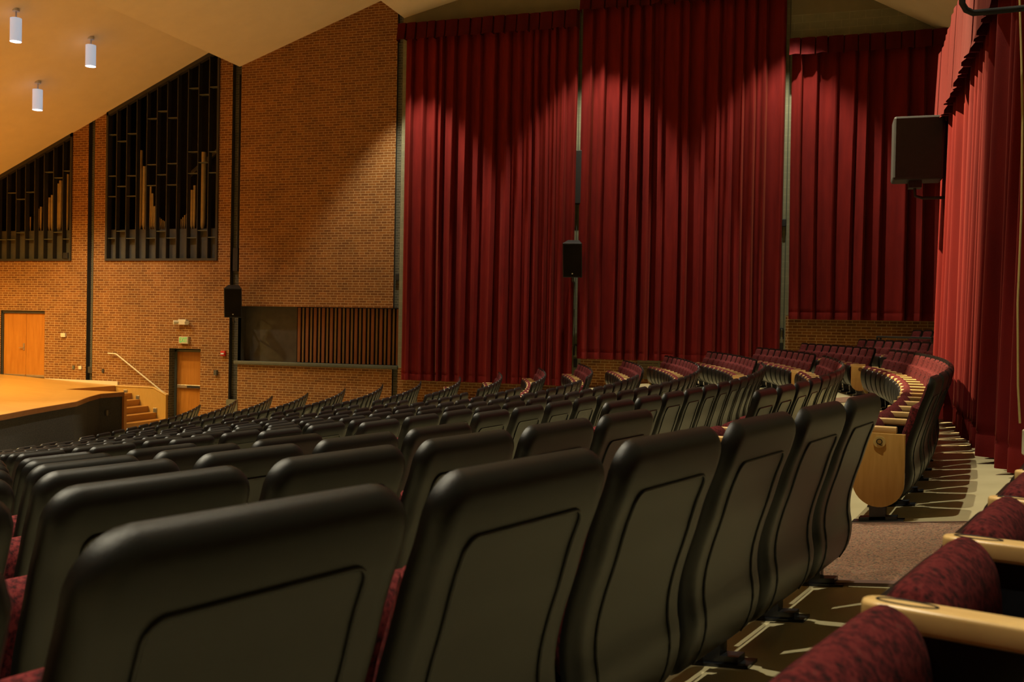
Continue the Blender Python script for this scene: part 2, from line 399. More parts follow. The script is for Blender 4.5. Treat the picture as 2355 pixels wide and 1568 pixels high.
cp = [(-33.0, ceil_z(-33.0)), (-18.39, 8.59+.44*(-18.39+28.09)), (-18.39, 11.84), (-12.60, 11.84+.347*5.79), (-12.60, 12.98), (-6.8, 12.98+.235*5.8), (-6.8, 14.05), (-1.9, 14.05), (10.0, 12.42-.553*8.95)]
top = [(s, z+.18) for s, z in cp]
prism(bm, cp+top[::-1], 'y', -33.0, .0)
tag(link_mesh('ceiling', finish(bm, 'ceiling', M['ceiling'])), 'stepped beige ceiling sloping up from the stage', 'ceiling', kind='structure')
# ledge and baseboard
bm = bmesh.new(); box(bm, -18.40, -12.60, -.10, .06, 2.17, 2.28)
bevel_all(bm, .012)
tag(link_mesh('trim_7', finish(bm, 'trim_7', M['trim'], .6)), 'grey steel ledge capping the low brick wall', 'trim', kind='structure')
bm = bmesh.new(); box(bm, -26.04, -22.95, -.06, .0, 1.30, 1.44)
tag(link_mesh('baseboard_right', finish(bm, 'baseboard_right', M['cream'])), 'pale baseboard along the brick at stage level', 'baseboard', kind='structure')
bm = bmesh.new(); box(bm, -18.7, -18.29, -.03, .05, -.3, 1.0); box(bm, -19.72, -18.7, -.04, .0, -.1, .42)
tag(link_mesh('trim_8', finish(bm, 'trim_8', M['vent'])), 'low grey base block beside the exit door', 'trim', kind='structure')

# doors
def door_exit():
    d = empty('door_1', (0, 0, 0)); tag(d, 'single orange wood exit door with a push bar', 'door', kind='structure')
    simple('door_leaf', M['door_wood'], d, lambda b: box(b, -20.86, -19.74, .34, .39, .12, 2.50), bevel=.004)
    def fr(b):
        box(b, -20.94, -20.86, .30, .42, .1, 2.56); box(b, -20.94, -19.72, .30, .42, 2.50, 2.58)
    simple('door_frame', M['trim'], d, fr)
    p = simple('push_bar', M['steel'], d, lambda b: box(b, -20.80, -19.78, .25, .30, 1.29, 1.40), bevel=.01)
    simple('bar_end', M['black'], p, lambda b: box(b, -20.40, -19.84, .235, .26, 1.30, 1.37), bevel=.005)
def door_double():
    d = empty('door_2', (0, 0, 0)); tag(d, 'orange wood double door opening onto the stage', 'door', kind='structure')
    for x0, x1 in ((-27.94, -26.965), (-26.955, -26.09)):
        simple('door_leaf', M['door_wood'], d, lambda b: box(b, x0, x1, .09, .14, 1.46, 3.70), bevel=.004)
    def fr(b):
        box(b, -28.0, -27.94, .05, .16, 1.42, 3.72); box(b, -28.0, -26.08, .05, .16, 3.70, 3.80)
    simple('door_frame', M['dark_steel'], d, fr)
    h = simple('lock_plate', M['steel'], d, lambda b: box(b, -27.08, -27.02, .07, .09, 2.40, 2.64), bevel=.004)
    simple('lever_handle', M['steel'], h, lambda b: cyl(b, (-27.05, .04, 2.48), (-27.22, .04, 2.48), .014))
    simple('kick_plate', M['steel'], d, lambda b: (box(b, -27.92, -26.98, .075, .09, 1.46, 1.54), box(b, -26.94, -26.10, .075, .09, 1.46, 1.54)))
door_exit(); door_double()

# ------------------------------------------------------------------ organ grilles and pipes
def ceil_line(s): return 8.59+.44*(s+28.09)
def grille(s0, s1, n, bars, label):
    g = empty('organ_grille', ((s0+s1)/2, 0, GZ)); ox = (s0+s1)/2
    tag(g, label, 'grille', 'organ chamber grilles')
    def T(s): return s-ox
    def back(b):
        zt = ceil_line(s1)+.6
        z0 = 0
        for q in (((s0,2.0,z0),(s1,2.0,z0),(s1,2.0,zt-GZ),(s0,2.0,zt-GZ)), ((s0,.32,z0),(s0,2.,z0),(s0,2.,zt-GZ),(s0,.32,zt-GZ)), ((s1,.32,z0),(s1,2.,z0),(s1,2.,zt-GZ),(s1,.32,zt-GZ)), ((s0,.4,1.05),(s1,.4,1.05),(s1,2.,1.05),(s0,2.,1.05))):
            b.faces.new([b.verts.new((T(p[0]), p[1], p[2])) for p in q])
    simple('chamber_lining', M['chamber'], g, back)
    simple('lower_panel', M['grey_panel'], g, lambda b: box(b, T(s0), T(s1), .18, .22, 0, 1.08))
    def frame(b):
        t = .075
        prism(b, [(T(s0), 0), (T(s1), 0), (T(s1), ceil_line(s1)-GZ), (T(s1)-t, ceil_line(s1)-GZ-.02), (T(s1)-t, t), (T(s0)+t, t), (T(s0)+t, ceil_line(s0)-GZ), (T(s0), ceil_line(s0)-GZ)], 'y', -.05, .18)
        prism(b, [(T(s0), ceil_line(s0)-GZ-.13), (T(s1), ceil_line(s1)-GZ-.13), (T(s1), ceil_line(s1)-GZ+.05), (T(s0), ceil_line(s0)-GZ+.05)], 'y', -.05, .10)
    simple('frame', M['grille_paint'], g, frame)
    step = (s1-s0)/n
    for k in range(1, n):
        s = s0+k*step
        simple('fin', M['grille_paint'], g, lambda b: box(b, T(s)-.015, T(s)+.015, -.01, .17, .07, ceil_line(s)-GZ-.02))
    for k, bl in enumerate(bars):
        for z in bl:
            if z < ceil_line(s0+k*step)-.1:
                simple('crossbar', M['trim'], g, lambda b: box(b, T(s0+k*step)+.02, T(s0+(k+1)*step)-.02, 0, .16, z-GZ-.012, z-GZ+.012))
BARS_R = [[9.83, 8.43, 7.73, 6.31], [9.6, 8.07, 6.55], [9.84, 8.42, 7.73, 6.3], [], [10.31, 8.77, 8.07, 6.3], [10.54, 8.42, 6.53], [10.3, 8.78, 8.07, 6.3], [], [11.24, 9.14, 8.43, 6.3], [11.01, 8.78, 6.54], [11.24, 9.12, 8.43, 6.31]]
BARS_L = [[], [], [6.3], [6.54], [], [], [], [6.3], [7.95, 6.3], [7.72, 6.54], [7.96, 6.3], [], [8.64, 6.3], [8.43, 6.54], [8.66, 6.3]]
grille(GR[0], GR[1], 11, BARS_R, 'tall dark louvred organ grille right of the wall conduit slot')
grille(GL[0], GL[1], 15, BARS_L, 'lower dark louvred organ grille above the double door')
PIPES = [(-22.97, 9.40, .075), (-22.80, 8.85, .06), (-22.585, 8.10, .05), (-22.53, 8.19, .035), (-22.45, 7.92, .04), (-22.36, 7.48, .04), (-20.94, 7.63, .04), (-20.845, 8.0, .05), (-20.75, 8.15, .04), (-20.415, 9.25, .095), (-20.58, 8.75, .05),
         (-22.15, 7.10, .02), (-22.08, 7.05, .02), (-22.01, 7.0, .018), (-21.95, 6.97, .018), (-21.27, 7.03, .018), (-21.2, 7.09, .02), (-21.13, 7.16, .02), (-21.06, 7.2, .02),
         (-26.85, 7.87, .045), (-26.74, 7.95, .045), (-26.56, 8.18, .05), (-26.46, 8.35, .05), (-26.37, 8.46, .055), (-27.35, 7.49, .035), (-27.23, 7.55, .04), (-26.06, 8.67, .05), (-27.7, 7.2, .022), (-27.8, 7.15, .02), (-27.9, 7.1, .02)]
for k, (s, zt, r) in enumerate(PIPES):
    bm = bmesh.new()
    cyl(bm, (0, 0, 0), (0, 0, .22), r*.25, r, 14); cyl(bm, (0, 0, .22), (0, 0, zt-6.64), r, r, 14)
    o = link_mesh('organ_pipe', finish(bm, 'organ_pipe', M['pipe_metal'], .7)); o.location = (s*.98, .42, 6.58)
    tall = 'thick' if r > .07 else ('slender' if r > .03 else 'tiny')
    right = s > -24
    nb = sorted([q for q in PIPES if (q[0] > -24) == right], key=lambda q: q[0]); idx = nb.index((s, zt, r))
    ords = 'first second third fourth fifth sixth seventh eighth ninth tenth eleventh twelfth thirteenth fourteenth fifteenth sixteenth seventeenth eighteenth nineteenth twentieth'.split()
    tag(o, '%s bronze organ pipe, %s from the stage end, behind the %s louvred grille' % (tall, ords[idx], 'tall' if right else 'low'), 'organ pipe', 'organ pipes behind the grilles')
    right = None
bm = bmesh.new(); prism(bm, [(-21.6, 8.55), (-19.1, 10.35), (-19.1, 10.5), (-21.6, 8.7)], 'y', 1.75, 1.85)
tag(link_mesh('diagonal_brace', finish(bm, 'diagonal_brace', M['grey_panel'])), 'diagonal brace in the dark behind the tall organ grille', 'brace')

# ------------------------------------------------------------------ stage
def stage():
    st = empty('stage_platform', (0, 0, 0)); tag(st, 'wooden stage platform with a dark cloth front', 'stage')
    edge = [(-20.74, -2.48), (-20.81, -3.45), (-20.25, -4.6), (-19.35, -6.13), (-18.72, -8.22), (-18.11, -9.95), (-17.75, -12.0), (-17.65, -14.5), (-17.75, -17.0), (-18.6, -20.8), (-20.8, -25.5)]
    def top(b):
        poly = [(-32.9, -.02), (-22.97, -.02), (-22.97, -2.48)]+edge+[(-22., -32.9), (-32.9, -32.9)]
        up = [b.verts.new((x, y, 1.30+.045*max(0, -23-x))) for x, y in poly]; dn = [b.verts.new((x, y, 1.22)) for x, y in poly]; n = len(poly)
        f = b.faces.new(up); b.faces.new(dn[::-1])
        for k in range(n): b.faces.new((up[k], dn[k], dn[(k+1) % n], up[(k+1) % n]))
        bmesh.ops.triangulate(b, faces=[f])
    simple('deck', M['stage_wood'], st, top)
    e2 = edge+[(-22., -32.9)]
    def band(b, z0, z1, off):
        P = []
        for k, (x, y) in enumerate(e2): P.append((x+off, y))
        for (x0, y0), (x1, y1) in zip(P, P[1:]):
            b.faces.new([b.verts.new(q) for q in ((x0, y0, z0), (x1, y1, z0), (x1, y1, z1), (x0, y0, z1))])
        bmesh.ops.remove_doubles(b, verts=b.verts[:], dist=1e-4)
    def nos(b):
        P = e2
        for (x0, y0), (x1, y1) in zip(P, P[1:]):
            vs_ = [b.verts.new(q) for q in ((x0-.05,y0,1.17),(x1-.05,y1,1.17),(x1+.03,y1,1.17),(x0+.03,y0,1.17),(x0-.05,y0,1.296),(x1-.05,y1,1.296),(x1+.03,y1,1.296),(x0+.03,y0,1.296))]
            for q in ((0,3,2,1),(4,5,6,7),(0,1,5,4),(1,2,6,5),(2,3,7,6),(3,0,4,7)): b.faces.new([vs_[i] for i in q])
    simple('nosing', M['nosing'], st, nos)
    simple('skirt', M['skirt'], st, lambda b: band(b, -.05, 1.18, -.04))
    simple('end_post', M['door_wood'], st, lambda b: box(b, -20.82, -20.70, -2.50, -2.38, -.05, 1.20))
    simple('skirt_outlet', M['grey_panel'], st, lambda b: box(b, -20.82, -20.775, -3.20, -3.12, .62, .78))
    sp = empty('stage_steps', (0, 0, 0)); tag(sp, 'wooden steps from the stage corner down to the hall floor', 'steps')
    zs = [1.08, .875, .67, .465, .26]; xs = [-22.97, -22.30, -21.97, -21.63, -21.31, -20.98]
    simple('landing_face', M['step_wood'], sp, lambda b: (box(b, -23.02, -22.965, -2.47, -.13, -.05, 1.295), box(b, -22.965, -20.83, -2.47, -2.40, -.05, 1.215)))
    for k, z in enumerate(zs):
        simple('step', M['step_wood'], sp, lambda b: box(b, xs[0] if k == 0 else xs[k], xs[k+1], -2.36, -.13, -.05, z), bevel=.012)
    def side(b):
        prism(b, [(-22.97, -.05), (-20.95, -.05), (-20.95, 1.05), (-21.45, 1.28), (-22.97, 1.28)], 'y', -.13, -.02)
    pn = simple('side_panel', M['maple_panel'], sp, side)
    def cap(b):
        prism(b, [(-22.97, 1.28), (-21.45, 1.28), (-20.93, 1.05), (-20.93, 1.08), (-21.44, 1.315), (-22.97, 1.315)], 'y', -.15, 0.)
    simple('cap_rail', M['maple'], pn, cap)
    for x, z in ((-22.55, 1.10), (-22.06, .925), (-21.36, .53)):
        t = empty('step_light', (x, -.135, z))
        tag(t, {1.10: 'small louvred step light beside the topmost step', .925: 'small louvred step light beside the second step', .53: 'small louvred step light beside the lowest steps'}[z], 'step light', 'step lights in the wood side panel')
        simple('light_cover', M['steel'], t, lambda b: box(b, -.07, .07, -.02, .0, -.08, .08), bevel=.006)
        simple('louvre', M['grey_panel'], t, lambda b: box(b, -.055, .055, -.026, -.015, -.065, .03))
stage()
hr = empty('handrail', (-23.0, 0, 2.0)); tag(hr, 'pale handrail fixed to the brick above the stage steps', 'handrail')
simple('rail', M['cream'], hr, lambda b: tube(b, [(-.32, -.10, .386), (-.02, -.10, .38), (.05, -.10, .35), (1.93, -.10, -.86), (1.96, -.10, -.93)], .024), .8)
for x, z in ((-.12, .37), (.22, .22), (1.60, -.66)):
    simple('bracket', M['cream'], hr, lambda b: tube(b, [(x, -.10, z), (x, -.06, z-.07), (x, .0, z-.07)], .014), .8)

# ------------------------------------------------------------------ wall fittings
def wall_box(name, label, cat, s, z, sx, sz, dep, mat, extra=None, y=0.):
    t = empty(name, (s, y, z)); tag(t, label, cat)
    simple('housing', mat, t, lambda b: box(b, -sx/2, sx/2, -dep, 0, -sz/2, sz/2), bevel=min(sx, sz, dep)*.12)
    if extra: extra(t)
    return t
def text(parent, body, size, mat, loc, rot, name):
    cu = bpy.data.curves.new(name, 'FONT'); cu.body = body; cu.size = size; cu.align_x = 'CENTER'; cu.align_y = 'CENTER'; cu.extrude = .002
    cu.materials.append(mat); tmp = bpy.data.objects.new(name, cu); me = bpy.data.meshes.new_from_object(tmp)
    bpy.data.objects.remove(tmp); o = link_mesh(name, me, parent); o.location = loc; o.rotation_euler = rot
    return o
def exit_extra(t):
    simple('sign_face', M['sign_face'], t, lambda b: box(b, -.165, .165, -.105, -.098, -.105, .105))
    o = text(t, 'EXIT', .205, M['green'], (0, -.108, 0), (math.pi/2, 0, 0), 'letters'); o.scale = (.72, 1.1, 1)
wall_box('exit_sign', 'green lettered exit sign above the single orange door', 'exit sign', -20.32, 2.90, .36, .24, .10, M['sign_face'], exit_extra)
def em_extra(t):
    for sx in (-1, 1): simple('lamp_head', M['cream'], t, lambda b: cyl(b, (sx*.15, -.08, .0), (sx*.26, -.20, -.02), .05, .075))
wall_box('emergency_light', 'cream twin emergency light on brick above the exit sign', 'emergency light', -20.38, 3.50, .30, .18, .12, M['cream'], em_extra)
wall_box('fire_alarm', 'small red fire alarm on the brick right of the exit door', 'fire alarm', -18.82, 2.50, .16, .17, .09, M['red_plastic'],
         lambda t: simple('strobe', M['white_metal'], t, lambda b: box(b, -.055, .055, -.115, -.085, -.03, .02)))
wall_box('control_box', 'small grey control box on brick right of the exit door', 'control box', -19.10, 1.86, .11, .17, .09, M['grey_panel'])
wall_box('thermostat', 'cream thermostat on brick beside the double door', 'thermostat', -25.25, 2.97, .19, .14, .06, M['cream'])
wall_box('outlet_plate', 'cream outlet plate low on the brick beside the conduit slot', 'outlet', -24.53, 1.86, .12, .12, .04, M['cream'])
wall_box('switch_plate', 'steel switch plate low on the brick left of the cream outlet', 'switch', -24.82, 1.86, .08, .13, .03, M['trim'])
wall_box('socket_plate', 'dark socket plate low on brick right of the conduit slot', 'outlet', -23.59, 1.78, .08, .13, .03, M['dark_steel'])
wall_box('grille_sign', 'small dark control plate on the low organ grille', 'plate', -25.15, 5.72, .20, .20, .05, M['black'], y=-.05)
# conduits in the slots
t = empty('conduit', (-24.16, .1, 1.9)); tag(t, 'thin vertical conduit with a junction box in the slot between organ grilles', 'conduit')
simple('pipe', M['trim'], t, lambda b: cyl(b, (0, 0, 0), (0, 0, 8.2), .022))
simple('junction_box', M['dark_steel'], t, lambda b: box(b, -.11, .11, -.06, .06, -.22, 0), bevel=.008)
t = empty('conduit', (-18.46, .1, 5.2)); tag(t, 'black vertical channel above the loudspeaker beside the brick recess', 'conduit')
simple('channel', M['black'], t, lambda b: box(b, -.09, .09, -.09, .09, 0, .75))
simple('pipe', M['black'], t, lambda b: cyl(b, (.03, 0, .7), (.03, 0, 6.4), .03))
wall_box('slot_box', 'small black box in the slot beside the first curtain', 'box', -12.70, 5.02, .12, .20, .08, M['black'], y=.10)
# slatted acoustic panel
sp = empty('slat_panel', (-16.4, .45, RC[2])); tag(sp, 'row of vertical brown wood slats in the grey recess', 'slat panel')
def slats(tan):
    def f(b):
        k = 0; x = .06
        while x < 3.66:
            if (k % 2 == 1) == tan: box(b, x, x+(.06 if tan else .095), -.06 if not tan else -.04, -.005, .02, 1.78)
            x += .155 if k % 2 == 0 else .135; k += 1
    return f
simple('red_brown_slats', M['slat_red'], sp, slats(False)); simple('tan_slats', M['slat_tan'], sp, slats(True))
simple('backing', M['chamber'], sp, lambda b: box(b, 0, 3.74, -.004, .0, 0, 1.80))
# vent under the second curtain
v = empty('wall_vent', (-4.82, 0, 2.40)); tag(v, 'grey louvred vent low on brick under the middle wall curtain', 'vent')
simple('frame', M['vent'], v, lambda b: (box(b, -.32, .32, -.02, .0, -.27, -.23), box(b, -.32, .32, -.02, .0, .23, .27), box(b, -.32, -.28, -.02, 0, -.23, .23), box(b, .28, .32, -.02, 0, -.23, .23)))
simple('louvre', M['vent'], v, lambda b: [box(b, -.28, .28, -.015, -.002, -.22+.037*k, -.20+.037*k) for k in range(12)])

# ------------------------------------------------------------------ curtains
def fold_curve(length, period, amp, seed, n=22, sym=False):
    R = random.Random(seed); pts = []; x = 0.
    while x < length:
        per = period*R.uniform(.55, 1.35); am = amp*R.uniform(.65, 1.25); sk = R.uniform(.86, .93); flat = R.uniform(.3, .75); w3 = R.uniform(.04, .14); rg = R.uniform(.08, .24); f3 = R.uniform(2.2, 3.6)
        if sym: sk = R.uniform(.42, .58)
        for i in range(n):
            p = i/n
            if sym:
                q = p/sk if p < sk else (1-p)/(1-sk); h = q*q*(3-2*q)+.5*w3*math.sin(q*f3*math.pi)
            elif p < sk:
                q = p/sk; h = flat*math.sin(q*math.pi/2)+(1-flat)*q*q*(3-2*q)
                h += w3*math.sin(q*f3*math.pi)+rg*math.exp(-((q-.92)/.06)**2)
            else:
                q = (p-sk)/(1-sk); h = (1-q)**2*(1+2*q)
            pts.append((x+per*p, am*h))
        x += per
    f = length/pts[-1][0]
    return [(a*f, b) for a, b in pts]
def drape(parent, name, origin, length, z0, z1, period, amp, seed, mat, axis='x', nz=26, bottom_wave=.0, sym=False):
    cur = fold_curve(length, period, amp, seed, sym=sym); R = random.Random(seed+5); ph = [R.uniform(0, 6.28) for _ in range(6)]
    zs = [z0, z0+.05, z0+.18, z0+.20, z0+.22]+[z0+.3+(z1-z0-.3)*k/nz for k in range(nz+1)]
    bm = bmesh.new(); rows = []
    for z in zs:
        t = (z-z0)/(z1-z0); row = []
        for a, h in cur:
            hh = h*(.62+.5*(1-t))+.012*math.sin(a*5+ph[0]+t*1.5)
            aa = a+.035*(1-t)*math.sin(a*2.1+ph[1])+.02*math.sin(t*4+a*1.3+ph[2])*(1-t)
            if abs(z-z0-.20) < .001: hh -= .012
            zz = z+(bottom_wave*math.sin(a*1.7+ph[3]) if z < z0+.25 else 0)
            row.append(bm.verts.new((aa, -hh, zz) if axis == 'x' else (-hh, aa, zz)))
        rows.append(row)
    for A, B in zip(rows, rows[1:]):
        for k in range(len(A)-1): bm.faces.new((A[k], A[k+1], B[k+1], B[k]))
    me = finish(bm, name, mat, 1.2); o = link_mesh(name, me, parent); o.location = origin
    return o
def valance(parent, name, origin, length, h, pleat, mat, axis='x', depth=.16, seed=1):
    R = random.Random(seed); bm = bmesh.new(); pts = [(0, .30)]; x = 0.
    pts = [(0., -.02)]
    while x < length:
        p = pleat*R.uniform(.8, 1.2); d = depth*R.uniform(.9, 1.1)
        pts += [(x+.004, d*.9), (x+p*.5, d*1.05), (x+p-.035, d), (x+p-.02, d*.45), (x+p-.004, d*.45)]
        x += p
    f = length/pts[-1][0]; pts = [(a*f, b) for a, b in pts]+[(length, -.02)]
    rows = []
    for z, k, dz in ((0, 1.25, 1), (.08, 1.12, 1), (h*.5, 1.0, 0), (h, .85, 0)):
        rows.append([bm.verts.new(((a, -b*k, z+dz*.015*math.sin(a*9)) if axis == 'x' else (-b*k, a, z+dz*.015*math.sin(a*9)))) for a, b in pts])
    for A, B in zip(rows, rows[1:]):
        for k in range(len(A)-1): bm.faces.new((A[k], A[k+1], B[k+1], B[k]))
    o = link_mesh(name, finish(bm, name, mat, .5), parent); o.location = origin
    return o
def wall_curtain(s0, s1, z0, zv, zt, vs0, vs1, period, amp, seed, label):
    c = empty('velvet_curtain', (s0, -.18, z0)); tag(c, label, 'curtain', 'red velvet curtains of the hall')
    drape(c, 'drape', (0, 0, 0), s1-s0, 0, zt-z0-.1, period, amp, seed, M['velvet'])
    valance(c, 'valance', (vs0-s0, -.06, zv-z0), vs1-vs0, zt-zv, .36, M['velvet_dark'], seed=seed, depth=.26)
    return c
wall_curtain(-12.42, -6.99, 1.87, 12.15, 12.68, -12.62, -6.98, .36, .21, 3, 'tall red wall curtain closest to the brick wall')
wall_curtain(-6.90, -1.22, 2.67, 12.62, 13.2, -6.93, -1.16, .40, .21, 11, 'tallest red wall curtain, middle of the three on the wall')
wall_curtain(-1.05, 4.2, 3.90, 10.97, 11.44, -1.12, 4.25, .44, .21, 21, 'shorter red wall curtain behind the boxy grey loudspeaker')
c = empty('velvet_curtain', (1.47, -20.1, 2.52), -.0186); tag(c, 'tall red curtain hanging nearly to the floor at the rear', 'curtain', 'red velvet curtains of the hall')
drape(c, 'drape', (0, 0, 0), 6.9, 0, 4.85, .34, .16, 31, M['velvet'], 'y', sym=True)
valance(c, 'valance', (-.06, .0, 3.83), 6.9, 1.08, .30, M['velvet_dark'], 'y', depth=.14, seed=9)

# ------------------------------------------------------------------ loudspeakers
def speaker(loc, yaw, tilt, wd, ht, dp, label, arm=True):
    t = empty('loudspeaker', loc, yaw); tag(t, label, 'loudspeaker')
    def cab(b):
        prism(b, [(-wd/2, -dp/2), (wd/2, -dp/2), (wd*.30, dp/2), (-wd*.30, dp/2)], 'z', -ht/2, ht/2)
    o = simple('cabinet', M['black'], t, cab, bevel=.02); o.rotation_euler = (tilt, 0, 0)
    g = simple('front_grille', M['chamber'], o, lambda b: box(b, -wd/2+.03, wd/2-.03, -dp/2-.012, -dp/2, -ht/2+.03, ht/2-.03), bevel=.005)
    simple('badge', M['steel'], o, lambda b: cyl(b, (0, -dp/2-.014, -ht/2+.12), (0, -dp/2-.020, -ht/2+.12), .018))
    if arm:
        simple('bracket', M['dark_steel'], t, lambda b: (tube(b, [(0, .1, -ht/2+.05), (0, .12, -ht/2-.12), (0, dp/2+.33, -ht/2-.18)], .03), tube(b, [(0, .1, 0), (0, dp/2+.33, 0)], .03)))
    return t
speaker((-18.17, -.50, 4.20), .50, .30, .56, .98, .42, 'black loudspeaker on the brick wall beside the grey recess')
speaker((-6.93, -.70, 5.52), .16, .30, .56, 1.0, .42, 'black loudspeaker hung between two tall red wall curtains')
wall_box('black_speaker_box', 'narrow black box high between two red wall curtains', 'box', -6.97, 7.92, .26, 1.55, .20, M['black'], y=-.02)
t = empty('loudspeaker', (1.06, -14.07, 5.985), .0); tag(t, 'dark boxy loudspeaker on an arm beside the rear curtain', 'loudspeaker')
o = simple('cabinet', M['black'], t, lambda b: box(b, -.27, .35, -.22, .22, -.41, .42), bevel=.03)
simple('bracket', M['black'], t, lambda b: (box(b, -.06, .10, -.10, .10, -.50, -.41), tube(b, [(.02, 0, -.48), (.03, .0, -.60), (.12, .0, -.63), (.40, .0, -.63)], .02)))
# cables and conduits on the block strips between curtains
for s, z0, z1, lab in ((-6.96, 2.75, 12.9, 'pair of thin vertical lines on the block strip between the first two curtains'), (-1.17, 3.35, 12.9, 'pair of thin vertical lines on the block strip beside the shorter curtain')):
    t = empty('curtain_cord', (s, -.03, z0)); tag(t, lab, 'cord', 'curtain draw cords')
    for dx in (-.05, .05): simple('cord', M['trim'], t, lambda b: cyl(b, (dx, 0, .0), (dx, 0, z1-z0), .011, n=8))
    simple('cord_pulley', M['black'], t, lambda b: (tube(b, [(-.05, 0, 0), (-.05, 0, .22), (-.03, 0, .30), (.03, 0, .30), (.05, 0, .22), (.05, 0, 0)], .02), box(b, -.05, .05, -.03, .02, -.35, -.1)))
wall_box('cord_box', 'small black box on the strip beside the shorter curtain', 'box', -1.17, 6.53, .11, .20, .10, M['black'], y=-.02)

# ------------------------------------------------------------------ pendant lamps
def pendant(s, y, zc, drop, label):
    t = empty('pendant_lamp', (s, y, zc)); tag(t, label, 'pendant lamp', 'white cylinder pendants under the sloping ceiling')
    simple('canopy', M['white_metal'], t, lambda b: cyl(b, (0, 0, -.05), (0, 0, .02), .09, n=24), .7)
    simple('stem', M['white_metal'], t, lambda b: cyl(b, (0, 0, -drop), (0, 0, -.03), .022), .7)
    h = simple('housing', M['body_glow'], t, lambda b: (cyl(b, (0, 0, -drop-.62), (0, 0, -drop), .145, n=32, caps=False), cyl(b, (0, 0, -drop-.001), (0, 0, -drop), .145, n=32)), .7)
    simple('lens', M['lens'], h, lambda b: cyl(b, (0, 0, -drop-.60), (0, 0, -drop-.58), .142, n=32), .7)
    spot('pendant_light', (s, y, zc-drop-.66), HOUSE_W*.18, (1, .92, .75), 50, .4, .1)
pendant(-20.85, -6.83, 11.78, .24, 'white cylinder pendant lamp, highest of the three')
pendant(-20.79, -4.06, 11.80, .22, 'white cylinder pendant lamp, second highest of the three')
pendant(-23.16, -3.57, 10.76, .24, 'white cylinder pendant lamp, lowest of the three')

# ------------------------------------------------------------------ fittings beside the rear curtain
t = empty('bent_pipe', (1.74, -21.05, 5.69)); tag(t, 'black bent pipe reaching out in front of the rear curtain', 'pipe')
simple('pipe', M['black'], t, lambda b: tube(b, [(0.02, 0, .03), (-.24, 0, .02), (-.60, -.01, .0), (-.86, -.09, -.03), (-.905, -.105, -.01), (-.93, -.115, .03), (-.94, -.12, .5)], .021), .8)
t = empty('hanging_cable', (1.24, -20.95, 2.97)); tag(t, 'pale thin cable hanging beside the rear curtain edge', 'cable')
simple('cable', M['cable'], t, lambda b: tube(b, [(.012, 0, 0), (-.005, 0, .25), (-.02, 0, .8), (-.012, 0, 1.4), (-.02, 0, 2.0), (-.035, 0, 2.4), (-.06, 0, 2.9), (-.08, 0, 4.6)], .007, 8), .8)
t = empty('cable_box', (1.72, -20.97, 2.90)); tag(t, 'pale conduit box at the rear curtain edge', 'box')
simple('housing', M['cream'], t, lambda b: box(b, -.45, -.0, -.05, .05, -.14, .03), bevel=.01)
simple('conduit', M['cream'], t, lambda b: cyl(b, (-.03, 0, -.9), (-.03, 0, -.1), .03))

